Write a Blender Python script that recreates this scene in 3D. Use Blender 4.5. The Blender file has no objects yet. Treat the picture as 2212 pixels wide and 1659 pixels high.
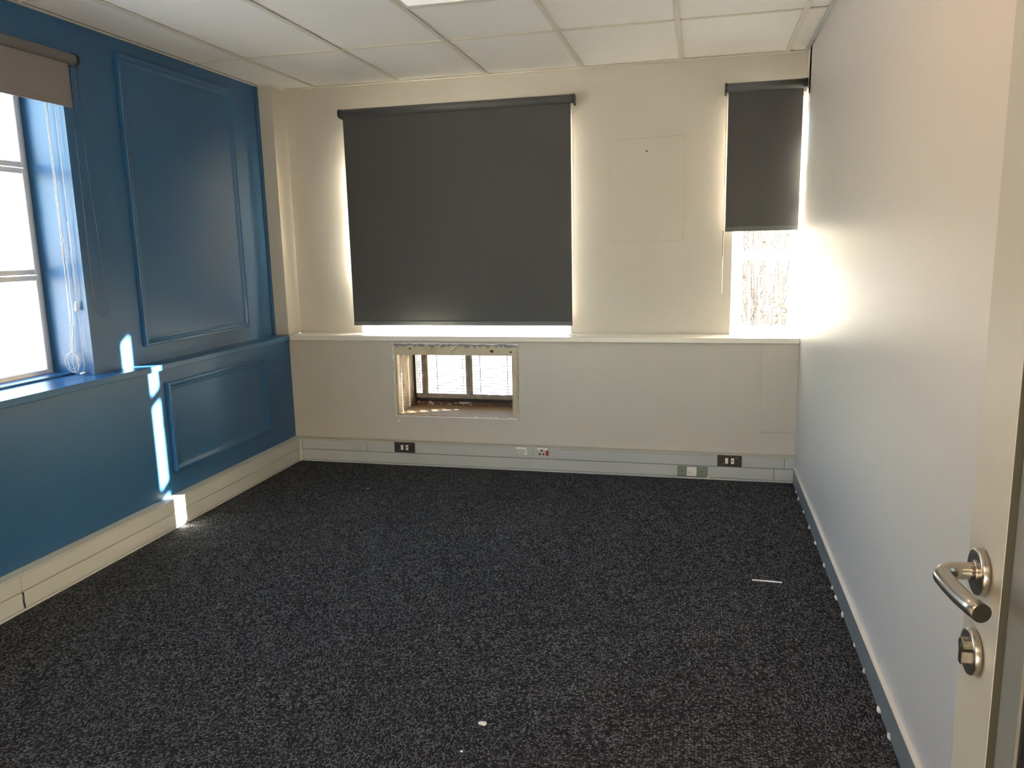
import bpy, bmesh, math, random
from mathutils import Vector, Matrix
R = random.Random(7)
scene = bpy.context.scene
COL = scene.collection

# ---------------------------------------------------------------- camera
def make_camera():
    f, pitch, roll, yaw = 1675.468, 0.1761, -0.02233, 0.23886
    F = Vector((-math.sin(yaw)*math.cos(pitch), math.cos(yaw)*math.cos(pitch), -math.sin(pitch)))
    r = Vector((math.cos(yaw), math.sin(yaw), 0)); u = r.cross(F)
    r2 = r*math.cos(roll) + u*math.sin(roll); u2 = -r*math.sin(roll) + u*math.cos(roll)
    cd = bpy.data.cameras.new('camera'); cam = bpy.data.objects.new('camera', cd); COL.objects.link(cam)
    cd.sensor_width = 36.0; cd.sensor_fit = 'HORIZONTAL'; cd.lens = f/2212*36.0; cd.clip_start = 0.02; cd.clip_end = 500
    m = Matrix((( r2.x, u2.x, -F.x, 2.8451), (r2.y, u2.y, -F.y, -4.98439), (r2.z, u2.z, -F.z, 1.49499), (0, 0, 0, 1)))
    cam.matrix_world = m
    scene.camera = cam
make_camera()

# ---------------------------------------------------------------- world, sun, lamps, exposure
KS = 0.448
SUN_DIR = Vector((1.0, KS, 0.292)).normalized()
w = bpy.data.worlds.new('sky'); scene.world = w; w.use_nodes = True
nt = w.node_tree; bgn = nt.nodes['Background']
sky = nt.nodes.new('ShaderNodeTexSky'); sky.sky_type = 'NISHITA'; sky.sun_disc = False
sky.sun_elevation = math.asin(SUN_DIR.z); sky.sun_rotation = math.atan2(SUN_DIR.x, SUN_DIR.y)
sky.air_density = 1.0; sky.dust_density = 2.5; sky.ozone_density = 1.0
nt.links.new(sky.outputs[0], bgn.inputs[0]); bgn.inputs[1].default_value = 1.0
sl = bpy.data.lights.new('sun', 'SUN'); sl.energy = 70.0; sl.color = (1.0, 0.93, 0.80); sl.angle = math.radians(0.53)
so = bpy.data.objects.new('sun', sl); COL.objects.link(so)
so.rotation_euler = SUN_DIR.to_track_quat('Z', 'Y').to_euler(); so.location = SUN_DIR*30
def area(name, loc, rot, sx, sy, energy, color):
    l = bpy.data.lights.new(name, 'AREA'); l.shape = 'RECTANGLE'; l.size = sx; l.size_y = sy; l.energy = energy; l.color = color
    o = bpy.data.objects.new(name, l); COL.objects.link(o); o.location = loc; o.rotation_euler = rot; return o
area('office_fill', (2.3, -6.2, 2.55), (0, 0, 0), 1.2, 0.6, 22.0, (1.0, 0.72, 0.45))  # unseen lamp added as warm fill from behind the camera
pl = bpy.data.lights.new('warm_wall_fill', 'SPOT'); pl.energy = 11.0; pl.color = (1.0, 0.50, 0.22); pl.spot_size = math.radians(120); pl.spot_blend = 1.0; pl.shadow_soft_size = 0.05
po = bpy.data.objects.new('warm_wall_fill', pl); COL.objects.link(po); po.location = (2.15, -3.3, 2.56)   # added warm spot out of view, no fitting, tints the upper right wall
po.rotation_euler = Vector((-0.8, -0.25, 0.55)).to_track_quat('Z', 'Y').to_euler()
vs = scene.view_settings; vs.view_transform = 'Standard'; vs.look = 'None'; vs.gamma = 1.0; vs.use_curve_mapping = False
vs.exposure = 1.74
cy = scene.cycles
cy.max_bounces = 10; cy.diffuse_bounces = 7; cy.glossy_bounces = 3; cy.transparent_max_bounces = 16; cy.transmission_bounces = 4
cy.sample_clamp_indirect = 5.0; cy.caustics_reflective = False; cy.caustics_refractive = False
cy.use_denoising = True

# ---------------------------------------------------------------- materials
def mat(name, col, rough=0.6, metal=0.0, spec=0.5, bump=None, var=None, coat=0.0):
    """bump = (scale, strength, distance[m]); var = (scale, second colour, low, high)"""
    m = bpy.data.materials.new(name); m.use_nodes = True; n = m.node_tree; b = n.nodes['Principled BSDF']
    b.inputs['Base Color'].default_value = (*col, 1); b.inputs['Roughness'].default_value = rough
    b.inputs['Metallic'].default_value = metal; b.inputs['Specular IOR Level'].default_value = spec
    b.inputs['Coat Weight'].default_value = coat
    tc = n.nodes.new('ShaderNodeTexCoord')
    if var:
        t = n.nodes.new('ShaderNodeTexNoise'); t.inputs['Scale'].default_value = var[0]; t.inputs['Detail'].default_value = 6
        n.links.new(tc.outputs['Object'], t.inputs['Vector'])
        mr = n.nodes.new('ShaderNodeMapRange'); mr.inputs[1].default_value = var[2]; mr.inputs[2].default_value = var[3]
        n.links.new(t.outputs['Fac'], mr.inputs[0])
        mx = n.nodes.new('ShaderNodeMix'); mx.data_type = 'RGBA'
        mx.inputs[6].default_value = (*col, 1); mx.inputs[7].default_value = (*var[1], 1)
        n.links.new(mr.outputs[0], mx.inputs[0]); n.links.new(mx.outputs[2], b.inputs['Base Color'])
    if bump:
        t = n.nodes.new('ShaderNodeTexNoise'); t.inputs['Scale'].default_value = bump[0]; t.inputs['Detail'].default_value = 4
        n.links.new(tc.outputs['Object'], t.inputs['Vector'])
        bp = n.nodes.new('ShaderNodeBump'); bp.inputs['Strength'].default_value = bump[1]; bp.inputs['Distance'].default_value = bump[2]
        n.links.new(t.outputs['Fac'], bp.inputs['Height']); n.links.new(bp.outputs['Normal'], b.inputs['Normal'])
    return m
M = {}
M['wall'] = mat('cream_wall_paint', (0.51, 0.485, 0.43), 0.50, bump=(90, 0.25, 0.002), var=(1.5, (0.485, 0.46, 0.405), 0.35, 0.7))
M['wall_right'] = mat('cream_satin_wall_paint', (0.55, 0.52, 0.485), 0.38, bump=(160, 0.18, 0.001))
M['trim_white'] = mat('white_gloss_trim', (0.72, 0.69, 0.62), 0.3, bump=(60, 0.08, 0.001))
M['white_paint'] = mat('white_window_paint', (0.75, 0.73, 0.68), 0.35)
M['blue'] = mat('blue_satin_wall_paint', (0.027, 0.106, 0.228), 0.36, bump=(35, 0.22, 0.0015), var=(2.0, (0.025, 0.099, 0.213), 0.3, 0.7))
M['blue_gloss'] = mat('blue_satin_trim_paint', (0.027, 0.106, 0.228), 0.28, bump=(35, 0.1, 0.001))
M['ceiling'] = mat('off_white_ceiling_tile', (0.86, 0.84, 0.79), 0.75, bump=(220, 0.3, 0.001))
M['tee'] = mat('cream_ceiling_tee', (0.70, 0.67, 0.57), 0.45)
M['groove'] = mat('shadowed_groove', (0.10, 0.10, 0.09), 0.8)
M['dark'] = mat('dark_gap', (0.02, 0.018, 0.016), 0.9)
M['trunk_cream'] = mat('cream_trunking', (0.56, 0.56, 0.50), 0.45, bump=(40, 0.05, 0.001))
M['trunk_grey'] = mat('grey_trunking', (0.45, 0.475, 0.465), 0.42, bump=(40, 0.05, 0.001), var=(3, (0.42, 0.445, 0.435), 0.4, 0.7))
M['skirt_grey'] = mat('grey_skirting', (0.17, 0.185, 0.19), 0.45)
M['beige_lip'] = mat('beige_lip', (0.50, 0.48, 0.41), 0.5)
M['blind'] = mat('charcoal_blind_fabric', (0.062, 0.063, 0.063), 0.75, bump=(900, 0.3, 0.0005))
M['blind_tube'] = mat('grey_blind_roll', (0.09, 0.095, 0.098), 0.5)
M['taupe_blind'] = mat('taupe_blind_fabric', (0.19, 0.17, 0.165), 0.7, bump=(900, 0.3, 0.0005))
M['black'] = mat('black_plastic', (0.008, 0.008, 0.009), 0.35)
M['black_plate'] = mat('dark_brown_plate', (0.024, 0.022, 0.020), 0.45)
M['green_plate'] = mat('sage_plate', (0.17, 0.215, 0.175), 0.4)
M['white_plastic'] = mat('white_plastic', (0.75, 0.73, 0.66), 0.35)
M['white_clean'] = mat('white_label', (0.82, 0.81, 0.78), 0.4)
M['red'] = mat('red_plastic', (0.38, 0.012, 0.02), 0.3)
M['dark_red'] = mat('dark_red_plastic', (0.12, 0.004, 0.008), 0.3)
M['steel'] = mat('satin_steel', (0.50, 0.47, 0.43), 0.27, metal=1.0, bump=(300, 0.03, 0.0005))
M['steel_dark'] = mat('worn_steel', (0.30, 0.29, 0.26), 0.3, metal=1.0)
M['door'] = mat('cream_door_paint', (0.43, 0.405, 0.355), 0.4, bump=(60, 0.03, 0.001))
M['door_shade'] = mat('shaded_door_edge', (0.038, 0.037, 0.027), 0.5)  # dark olive tone carries the shade of the stile's near side
M['door_grey'] = mat('grey_door_bead', (0.19, 0.19, 0.18), 0.4)
M['old_cream'] = mat('old_cream_painted_wood', (0.50, 0.44, 0.31), 0.55, bump=(50, 0.4, 0.002), var=(9, (0.36, 0.29, 0.18), 0.5, 0.75))
M['raw_plaster'] = mat('raw_plaster', (0.25, 0.22, 0.165), 0.85, bump=(70, 0.7, 0.004), var=(14, (0.20, 0.13, 0.07), 0.5, 0.68))
M['raw_wood'] = mat('raw_wood', (0.36, 0.27, 0.15), 0.7, bump=(30, 0.3, 0.002), var=(6, (0.30, 0.23, 0.13), 0.4, 0.7))
M['grey_wood'] = mat('weathered_grey_wood', (0.20, 0.185, 0.165), 0.7, bump=(50, 0.4, 0.002), var=(20, (0.34, 0.30, 0.25), 0.5, 0.7))
M['red_brown'] = mat('red_brown_wood', (0.075, 0.035, 0.028), 0.6, var=(18, (0.45, 0.40, 0.30), 0.60, 0.66))
M['rust'] = mat('rusty_metal', (0.07, 0.022, 0.018), 0.7)
M['flake'] = mat('peeled_grey_edge', (0.22, 0.23, 0.25), 0.7, bump=(80, 0.4, 0.002))
M['filler'] = mat('white_filler', (0.74, 0.73, 0.71), 0.7, bump=(80, 0.5, 0.003))
M['residue'] = mat('tape_residue', (0.47, 0.425, 0.36), 0.6)
M['cord'] = mat('white_cord', (0.75, 0.70, 0.66), 0.6)
M['bark'] = mat('bark', (0.13, 0.115, 0.105), 0.9, bump=(20, 0.5, 0.01))
M['leaf'] = mat('olive_leaf', (0.07, 0.08, 0.045), 0.7, var=(3, (0.13, 0.08, 0.05), 0.4, 0.6))
M['leaf_yellow'] = mat('yellow_green_leaf', (0.42, 0.46, 0.06), 0.7)
M['grass'] = mat('lawn', (0.05, 0.10, 0.008), 0.9, var=(0.3, (0.09, 0.10, 0.02), 0.4, 0.7))
M['asphalt'] = mat('dark_asphalt', (0.10, 0.10, 0.12), 0.9, var=(0.6, (0.16, 0.15, 0.18), 0.4, 0.7))
M['paving'] = mat('pale_paving', (0.76, 0.72, 0.68), 0.8, var=(1.2, (0.64, 0.61, 0.60), 0.4, 0.7))
M['render_white'] = mat('white_render', (0.80, 0.78, 0.74), 0.8)
M['brown_shutter'] = mat('brown_shutter', (0.055, 0.022, 0.008), 0.6)
M['roof_red'] = mat('red_roof', (0.30, 0.10, 0.06), 0.7)
M['ext'] = mat('exterior_render', (0.62, 0.58, 0.50), 0.8, bump=(20, 0.3, 0.004))

def glass_mat(name, tint):
    m = bpy.data.materials.new(name); m.use_nodes = True; n = m.node_tree; n.nodes.remove(n.nodes['Principled BSDF'])
    out = n.nodes['Material Output']; tr = n.nodes.new('ShaderNodeBsdfTransparent'); tr.inputs[0].default_value = (*tint, 1)
    gl = n.nodes.new('ShaderNodeBsdfGlossy'); gl.inputs['Roughness'].default_value = 0.02
    lw = n.nodes.new('ShaderNodeLayerWeight'); lw.inputs[0].default_value = 0.5; mx = n.nodes.new('ShaderNodeMixShader')
    pw = n.nodes.new('ShaderNodeMath'); pw.operation = 'POWER'; pw.inputs[1].default_value = 5.0   # Schlick, the same from both faces
    fr = n.nodes.new('ShaderNodeMath'); fr.operation = 'MULTIPLY_ADD'; fr.inputs[1].default_value = 0.95; fr.inputs[2].default_value = 0.04
    n.links.new(lw.outputs['Facing'], pw.inputs[0]); n.links.new(pw.outputs[0], fr.inputs[0])
    n.links.new(fr.outputs[0], mx.inputs[0]); n.links.new(tr.outputs[0], mx.inputs[1]); n.links.new(gl.outputs[0], mx.inputs[2])
    n.links.new(mx.outputs[0], out.inputs[0]); return m
M['glass'] = glass_mat('window_glass', (0.96, 0.97, 0.97))
M['door_glass'] = glass_mat('smoked_door_glass', (0.25, 0.28, 0.27))

def emit_mat(name, col, s):
    m = bpy.data.materials.new(name); m.use_nodes = True; b = m.node_tree.nodes['Principled BSDF']
    b.inputs['Base Color'].default_value = (0.8, 0.8, 0.8, 1); b.inputs['Emission Color'].default_value = (*col, 1)
    b.inputs['Emission Strength'].default_value = s; return m
M['lamp'] = emit_mat('lit_panel', (1.0, 0.93, 0.82), 0.12)

def carpet(name, lo, hi, sx, sy, bands):
    m = bpy.data.materials.new(name); m.use_nodes = True; n = m.node_tree; b = n.nodes['Principled BSDF']; L = n.links.new
    b.inputs['Roughness'].default_value = 0.95; b.inputs['Specular IOR Level'].default_value = 0.05
    tc = n.nodes.new('ShaderNodeTexCoord'); mp = n.nodes.new('ShaderNodeMapping'); mp.inputs['Scale'].default_value = (sx, sy, 1)
    L(tc.outputs['Object'], mp.inputs[0])
    # wobble so that the rows of loops are not ruled lines
    nz = n.nodes.new('ShaderNodeTexNoise'); nz.inputs['Scale'].default_value = 60; L(tc.outputs['Object'], nz.inputs['Vector'])
    wob = n.nodes.new('ShaderNodeVectorMath'); wob.operation = 'MULTIPLY_ADD'; wob.inputs[1].default_value = (bands, bands, 0)
    L(nz.outputs['Color'], wob.inputs[0]); L(mp.outputs[0], wob.inputs[2])
    vo = n.nodes.new('ShaderNodeTexVoronoi'); vo.voronoi_dimensions = '2D'; vo.inputs['Scale'].default_value = 1.0
    vo.inputs['Randomness'].default_value = 0.6; L(wob.outputs[0], vo.inputs['Vector'])
    sep = n.nodes.new('ShaderNodeSeparateColor'); L(vo.outputs['Color'], sep.inputs[0])
    pw = n.nodes.new('ShaderNodeMath'); pw.operation = 'POWER'; pw.inputs[1].default_value = 1.7; L(sep.outputs[0], pw.inputs[0])
    dm = n.nodes.new('ShaderNodeMapRange'); dm.inputs[1].default_value = 0.15; dm.inputs[2].default_value = 0.62
    dm.inputs[3].default_value = 1.0; dm.inputs[4].default_value = 0.0; L(vo.outputs['Distance'], dm.inputs[0])
    mx = n.nodes.new('ShaderNodeMix'); mx.data_type = 'RGBA'; mx.inputs[6].default_value = (*lo, 1); mx.inputs[7].default_value = (*hi, 1)
    mul = n.nodes.new('ShaderNodeMath'); mul.operation = 'MULTIPLY'; L(pw.outputs[0], mul.inputs[0]); L(dm.outputs[0], mul.inputs[1])
    L(mul.outputs[0], mx.inputs[0]); L(mx.outputs[2], b.inputs['Base Color'])
    bp = n.nodes.new('ShaderNodeBump'); bp.inputs['Strength'].default_value = 0.7; bp.inputs['Distance'].default_value = 0.003
    L(dm.outputs[0], bp.inputs['Height']); L(bp.outputs['Normal'], b.inputs['Normal']); return m
M['carpet_rib'] = carpet('ribbed_charcoal_carpet', (0.022, 0.022, 0.023), (0.235, 0.235, 0.25), 190, 95, 0.6)
M['carpet_mottle'] = carpet('mottled_charcoal_carpet', (0.022, 0.022, 0.023), (0.215, 0.215, 0.23), 140, 125, 2.6)

# ---------------------------------------------------------------- builders
def bx(bm, x0, x1, y0, y1, z0, z1, mtx=None):
    if x0 > x1: x0, x1 = x1, x0
    if y0 > y1: y0, y1 = y1, y0
    if z0 > z1: z0, z1 = z1, z0
    v = [bm.verts.new((x, y, z)) for x in (x0, x1) for y in (y0, y1) for z in (z0, z1)]
    for f in ((0, 1, 3, 2), (4, 6, 7, 5), (0, 4, 5, 1), (2, 3, 7, 6), (0, 2, 6, 4), (1, 5, 7, 3)):
        bm.faces.new([v[i] for i in f])
    if mtx is not None: bmesh.ops.transform(bm, matrix=mtx, verts=v)
    return v
def tube(bm, pts, rad, n=8, cap=True):
    pts = [Vector(p) for p in pts]; k = len(pts)
    rads = rad if isinstance(rad, (list, tuple)) else [rad]*k
    rings = []; prev = None
    for i, p in enumerate(pts):
        t = (pts[min(i+1, k-1)] - pts[max(i-1, 0)]).normalized()
        if prev is None:
            a = Vector((0, 0, 1)) if abs(t.z) < 0.9 else Vector((1, 0, 0)); s = t.cross(a).normalized()
        else:
            s = (prev - t*prev.dot(t)).normalized()
        prev = s; q = t.cross(s)
        rings.append([bm.verts.new(p + (s*math.cos(2*math.pi*j/n) + q*math.sin(2*math.pi*j/n))*rads[i]) for j in range(n)])
    for i in range(k-1):
        for j in range(n):
            f = bm.faces.new((rings[i][j], rings[i][(j+1) % n], rings[i+1][(j+1) % n], rings[i+1][j])); f.smooth = True
    if cap: bm.faces.new(rings[0][::-1]); bm.faces.new(rings[-1])
def prism(bm, poly, axis, a0, a1):
    """poly = 2-D outline; axis 'x' (poly = y,z), 'y' (poly = x,z) or 'z' (poly = x,y); extruded a0..a1"""
    def P(u, v, a): return {'x': (a, u, v), 'y': (u, a, v), 'z': (u, v, a)}[axis]
    A = [bm.verts.new(P(u, v, a0)) for u, v in poly]; B = [bm.verts.new(P(u, v, a1)) for u, v in poly]
    n = len(poly)
    bm.faces.new(A); bm.faces.new(B[::-1])
    for i in range(n): bm.faces.new((A[i], B[i], B[(i+1) % n], A[(i+1) % n]))
def disc(bm, c, axis, r, h, n=32, ry=None):
    poly = []
    for i in range(n):
        a = 2*math.pi*i/n; poly.append((math.cos(a)*r, math.sin(a)*(ry or r)))
    cc = {'x': (c[1], c[2], c[0]), 'y': (c[0], c[2], c[1]), 'z': (c[0], c[1], c[2])}[axis]
    prism(bm, [(cc[0]+u, cc[1]+v) for u, v in poly], axis, cc[2], cc[2]+h)
def origin_of(o):
    v = Vector((0, 0, 0))
    while o is not None: v += o.location; o = o.parent
    return v
def obj(name, bm, m, parent=None, bevel=0.0, label=None, smooth=False, kind=None, seg=1, angle=30):
    bmesh.ops.recalc_face_normals(bm, faces=bm.faces)
    if bevel:
        es = [e for e in bm.edges if len(e.link_faces) == 2 and e.calc_face_angle(0) > math.radians(angle)]
        bmesh.ops.bevel(bm, geom=es, offset=bevel, segments=seg, affect='EDGES', profile=0.5, clamp_overlap=True)
    if parent is not None:
        o0 = origin_of(parent); base = Vector((0, 0, 0))
    else:
        xs = [v.co for v in bm.verts]
        lo = Vector((min(v.x for v in xs), min(v.y for v in xs), min(v.z for v in xs)))
        hi = Vector((max(v.x for v in xs), max(v.y for v in xs), max(v.z for v in xs)))
        base = Vector(((lo.x+hi.x)/2, (lo.y+hi.y)/2, lo.z)); o0 = base
    bmesh.ops.translate(bm, vec=-o0, verts=bm.verts)
    me = bpy.data.meshes.new(name); bm.to_mesh(me); bm.free(); me.materials.append(M[m] if isinstance(m, str) else m)
    if smooth:
        for p in me.polygons: p.use_smooth = len(p.vertices) <= 4
    o = bpy.data.objects.new(name, me); COL.objects.link(o); o.location = base
    if parent is not None: o.parent = parent
    if label: o['label'] = label
    if kind: o['kind'] = kind
    return o
def boxes(name, bl, m, parent=None, **k):
    bm = bmesh.new()
    for b in bl: bx(bm, *b)
    return obj(name, bm, m, parent, **k)
def thing(name, loc, label, cat, group=None):
    o = bpy.data.objects.new(name, None); COL.objects.link(o); o.location = loc; o.empty_display_size = 0.05
    o['label'] = label; o['category'] = cat
    if group: o['group'] = group
    return o
def tag(o, label, cat, group=None):
    o['label'] = label; o['category'] = cat
    if group: o['group'] = group
    return o
def struct(name, bl, m, label=None, parent=None, **k):
    o = boxes(name, bl, m, parent, **k); o['kind'] = 'structure'
    if label: o['label'] = label
    return o

W = 3.444; H = 2.6; YF = -4.87
SIL = 0.903
# ================================================================ STRUCTURE
# ---- floor: charcoal carpet tiles on a slab
floor = struct('floor', [(-0.5, 4.6, -9.5, 0.5, -0.20, -0.006)], 'dark', 'floor of charcoal loop carpet tiles')
full = {}
def carpet_tile(x0, x1, y0, y1, ribbed, rot):
    cx, cyy = (x0+x1)/2, (y0+y1)/2; g = 0.0003
    wx, wy = (x1-x0)/2-g, (y1-y0)/2-g
    if rot: wx, wy = wy, wx
    key = (round(wx, 3), round(wy, 3), ribbed)
    if key not in full:
        bm = bmesh.new(); bx(bm, -wx, wx, -wy, wy, -0.006, 0.0)
        es = [e for e in bm.edges if all(v.co.z > -0.001 for v in e.verts)]
        bmesh.ops.bevel(bm, geom=es, offset=0.0006, segments=1, affect='EDGES')
        bmesh.ops.recalc_face_normals(bm, faces=bm.faces)
        me = bpy.data.meshes.new('carpet_tile'); bm.to_mesh(me); bm.free()
        me.materials.append(M['carpet_rib' if ribbed else 'carpet_mottle']); full[key] = me
    o = bpy.data.objects.new('carpet_tile', full[key]); COL.objects.link(o); o.parent = floor
    o.location = Vector((cx, cyy, 0)) - floor.location; o.rotation_euler.z = math.pi/2 if rot else 0
xs = [0.064, 0.134, 0.634, 1.134, 1.634, 2.134, 2.634, 3.134, 3.431]
ys = [-0.064, -0.2, -0.7, -1.2, -1.7, -2.2, -2.7, -3.2, -3.7, -4.2, -4.7, -5.2]
for i in range(len(xs)-1):
    for j in range(len(ys)-1):
        if j == 10 and not (i >= 4): continue
        rib = (i + j) % 2 == 0
        carpet_tile(xs[i], xs[i+1], ys[j+1], ys[j], rib, (not rib) or (R.random() < 0.25 and (i, j) != (4, 4)))

# ---- ceiling: grid of lay-in tiles
ceiling = struct('ceiling', [(-0.5, 4.6, -9.5, 0.5, 2.625, 2.78)], 'dark', 'suspended ceiling of off-white lay-in tiles')
cx_ = [-0.10, 0.240, 0.855, 1.473, 2.091, 2.709, 3.324, W]
TEE = 0.013
for i in range(len(cx_)-1):
    rows = [0.176, -0.71, -1.93, -3.14, -4.36, YF]
    if i == 3: rows = [0.176, -0.71, -1.318, -1.93, -3.14, -4.36, YF]
    for j in range(len(rows)-1):
        a = cx_[i] + (0.004 if i == 0 else TEE*0.72); b = cx_[i+1] - (0.010 if i == 6 else TEE*0.72)
        c, d = rows[j+1] + (TEE*0.9), rows[j] - (0.012 if j == 0 else TEE*0.9)
        if i == 3 and j == 2: LP = (a, b, c, d); continue
        bm = bmesh.new(); sag = R.uniform(-0.0012, 0.0008)
        bx(bm, a, b, c, d, 2.604+sag, 2.616)
        obj('ceiling_tile', bm, 'ceiling', ceiling, bevel=0.0015)
for x in cx_[1:-1]:
    boxes('ceiling_tee', [(x-TEE, x+TEE, YF, 0.18, 2.5965, 2.600), (x-0.002, x+0.002, YF, 0.18, 2.600, 2.625)], 'tee', ceiling)
for y in (-0.71, -1.93, -3.14, -4.36):
    for i in range(len(cx_)-1):
        boxes('ceiling_cross_tee', [(cx_[i]+(TEE if i else 0), cx_[i+1]-TEE, y-0.010, y+0.010, 2.5985, 2.601), (cx_[i], cx_[i+1], y-0.002, y+0.002, 2.601, 2.625)], 'tee', ceiling)
boxes('ceiling_cross_tee', [(cx_[3]+TEE, cx_[4]-TEE, -1.328, -1.308, 2.5985, 2.601)], 'tee', ceiling)
struct('trim_1', [(0.002, W, 0.158, 0.18, 2.594, 2.598), (0.002, W, 0.1775, 0.18, 2.594, 2.622),
                  (-0.11, 0.024, -0.022, 0.0, 2.594, 2.598), (0.002, 0.024, 0.0, 0.18, 2.594, 2.598)], 'tee', 'cream angle trim where ceiling meets the window wall')
struct('trim_2', [(-0.11, -0.090, YF, 0.0, 2.595, 2.599)], 'tee', 'cream angle trim along the top of the blue wall')
struct('trim_3', [(W-0.022, W, YF, 0.18, 2.592, 2.597), (W-0.0025, W, YF, 0.18, 2.597, 2.622)], 'trunk_grey', 'grey angle trim along the top of the plain right wall')
lt = thing('ceiling_light', ((LP[0]+LP[1])/2, (LP[2]+LP[3])/2, 2.60), 'square lit light panel set in the ceiling grid at the upper edge of the picture', 'light')
boxes('frame', [(LP[0], LP[1], LP[2], LP[2]+0.02, 2.599, 2.612), (LP[0], LP[1], LP[3]-0.02, LP[3], 2.599, 2.612),
                (LP[0], LP[0]+0.02, LP[2]+0.02, LP[3]-0.02, 2.599, 2.612), (LP[1]-0.02, LP[1], LP[2]+0.02, LP[3]-0.02, 2.599, 2.612)], 'white_paint', lt)
boxes('diffuser', [(LP[0]+0.02, LP[1]-0.02, LP[2]+0.02, LP[3]-0.02, 2.602, 2.610)], 'lamp', lt)

# ---- left wall: blue panelled wall with window_1
XL = -0.11; WY0, WY1, WZ1 = -3.45, -1.725, 2.36
wall_left = struct('wall_left', [(-0.41, 0.0, YF-0.12, 0.0, -0.006, 0.87),
    (-0.41, XL, WY1, 0.43, SIL, 2.70), (-0.41, XL, YF-0.12, WY0, SIL, 2.70), (-0.41, XL, WY0, WY1, WZ1, 2.70),
    (-0.41, XL, YF-0.12, WY0, 0.87, SIL), (-0.41, XL, WY1, 0.43, 0.87, SIL)], 'blue', 'blue panelled wall on the left')
boxes('corner_fillet', [(XL-0.001, XL+0.012, -0.028, -0.0005, SIL, 2.594)], 'blue', wall_left, bevel=0.002)
ledge = boxes('ledge', [(XL, 0.019, YF, 0.0, 0.8705, SIL), (-0.345, XL, WY0, WY1, 0.8705, SIL)], 'blue_gloss', wall_left, bevel=0.003, seg=2)
boxes('ledge_step', [(-0.345, -0.235, WY0, WY1, SIL, SIL+0.010)], 'blue_gloss', wall_left, bevel=0.002)
# applied panels: a board with four mitred mouldings each
def wall_panel(y0, y1, z0, z1, x):
    cut = 0.047
    prof = [(0.0, 0.0), (0.0, 0.020), (0.003, 0.024), (0.013, 0.024), (0.017, 0.019), (0.024, 0.016), (0.033, 0.014), (0.037, 0.010), (0.041, 0.010), (cut, 0.006), (cut, 0.0)]
    boxes('panel_board', [(x-0.002, x+0.0065, y0+cut-0.004, y1-cut+0.004, z0+cut-0.004, z1-cut+0.004)], 'blue', wall_left)
    C4 = [(y0, z0, 1, 1), (y1, z0, -1, 1), (y1, z1, -1, -1), (y0, z1, 1, -1)]
    for k in range(4):
        a, b = C4[k], C4[(k+1) % 4]; bm = bmesh.new()
        A = [bm.verts.new((x+h, a[0]+a[2]*t, a[1]+a[3]*t)) for t, h in prof]
        B = [bm.verts.new((x+h, b[0]+b[2]*t, b[1]+b[3]*t)) for t, h in prof]
        n = len(prof); bm.faces.new(A); bm.faces.new(B[::-1])
        for i in range(n): bm.faces.new((A[i], A[(i+1) % n], B[(i+1) % n], B[i]))
        obj('panel_moulding', bm, 'blue_gloss', wall_left)
wall_panel(-1.352, -0.334, 0.997, 2.52, XL)
wall_panel(-1.352, -0.358, 0.292, 0.797, 0.0)

# white column in the corner and the window wall
struct('trim_4', [(XL, 0.002, 0.0, 0.43, SIL, 2.70)], 'wall', 'plain white boxed column in the corner beside the blue wall', bevel=0.004, seg=2)
AX0, AX1, AZ0, AZ1 = 0.800, 1.662, 0.345, 0.852
MX0, MX1, MZ1 = 0.487, 2.005, 2.28
RX0, RX1, RZ1 = 3.038, 4.40, 2.34
YB = 0.18; YE = 0.43
wall_back = struct('wall_back', [
    (0.0, AX0, 0.0, YE, -0.006, 0.87), (AX1, 4.6, 0.0, YE, -0.006, 0.87), (AX0, AX1, 0.0, YE, -0.006, AZ0), (AX0, AX1, 0.0, YE, AZ1, 0.87),
    (0.002, MX0, YB, YE, 0.87, 2.70), (MX1, RX0, YB, YE, 0.87, 2.70), (RX1, 4.6, YB, YE, 0.87, 2.70),
    (MX0, MX1, YB, YE, MZ1, 2.70), (RX0, RX1, YB, YE, RZ1, 2.70), (-0.41, 0.0, 0.0, YE, -0.006, 0.87)], 'wall', 'cream painted wall with two blinds and a hole below the sill')
boxes('window_sill', [(0.019, W, -0.026, YB, 0.8705, SIL), (MX0, MX1, YB, 0.42, 0.8705, SIL), (RX0, RX1, YB, 0.42, 0.8705, SIL)], 'trim_white', wall_back, bevel=0.003, seg=2)
boxes('access_panel', [(3.232, W, -0.007, 0.0, 0.306, 0.8695)], 'wall', wall_back, bevel=0.0015)
wall_right = struct('wall_right', [(W, W+0.10, YF-0.12, 0.074, -0.006, 2.70), (W, W+0.10, 0.074, YB, 0.903, 0.915), (W, W+0.10, 0.0, YB, 2.34, 2.70)], 'wall_right', 'plain cream partition wall on the right')
struct('wall_front', [(-0.11, W, YF-0.09, YF-0.03, 2.50, 2.62), (3.199, W, YF-0.09, YF-0.03, -0.006, 2.50)], 'trim_white', 'open front of the room with the post that carries the door')
struct('wall_office', [(-0.6, -0.5, -9.5, YF-0.12, -0.006, 2.70), (4.5, 4.6, -9.5, YF-0.12, -0.006, 0.15), (4.5, 4.6, -9.5, YF-0.12, 2.45, 2.70), (4.5, 4.6, -7.4, YF-0.12, 0.15, 2.45), (4.5, 4.6, -9.5, -9.0, 0.15, 2.45), (4.5, 4.6, -9.0, -7.4, 1.40, 2.45), (-0.6, 4.6, -9.6, -9.5, -0.006, 2.70), (W+0.1, 4.5, YF-0.12, YF-0.02, -0.006, 2.70), (-0.5, -0.41, YF-0.12, YF-0.02, -0.006, 2.7)], 'wall', 'office walls beyond the glazed partition')  # low side opening added to let sun in as fill
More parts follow.
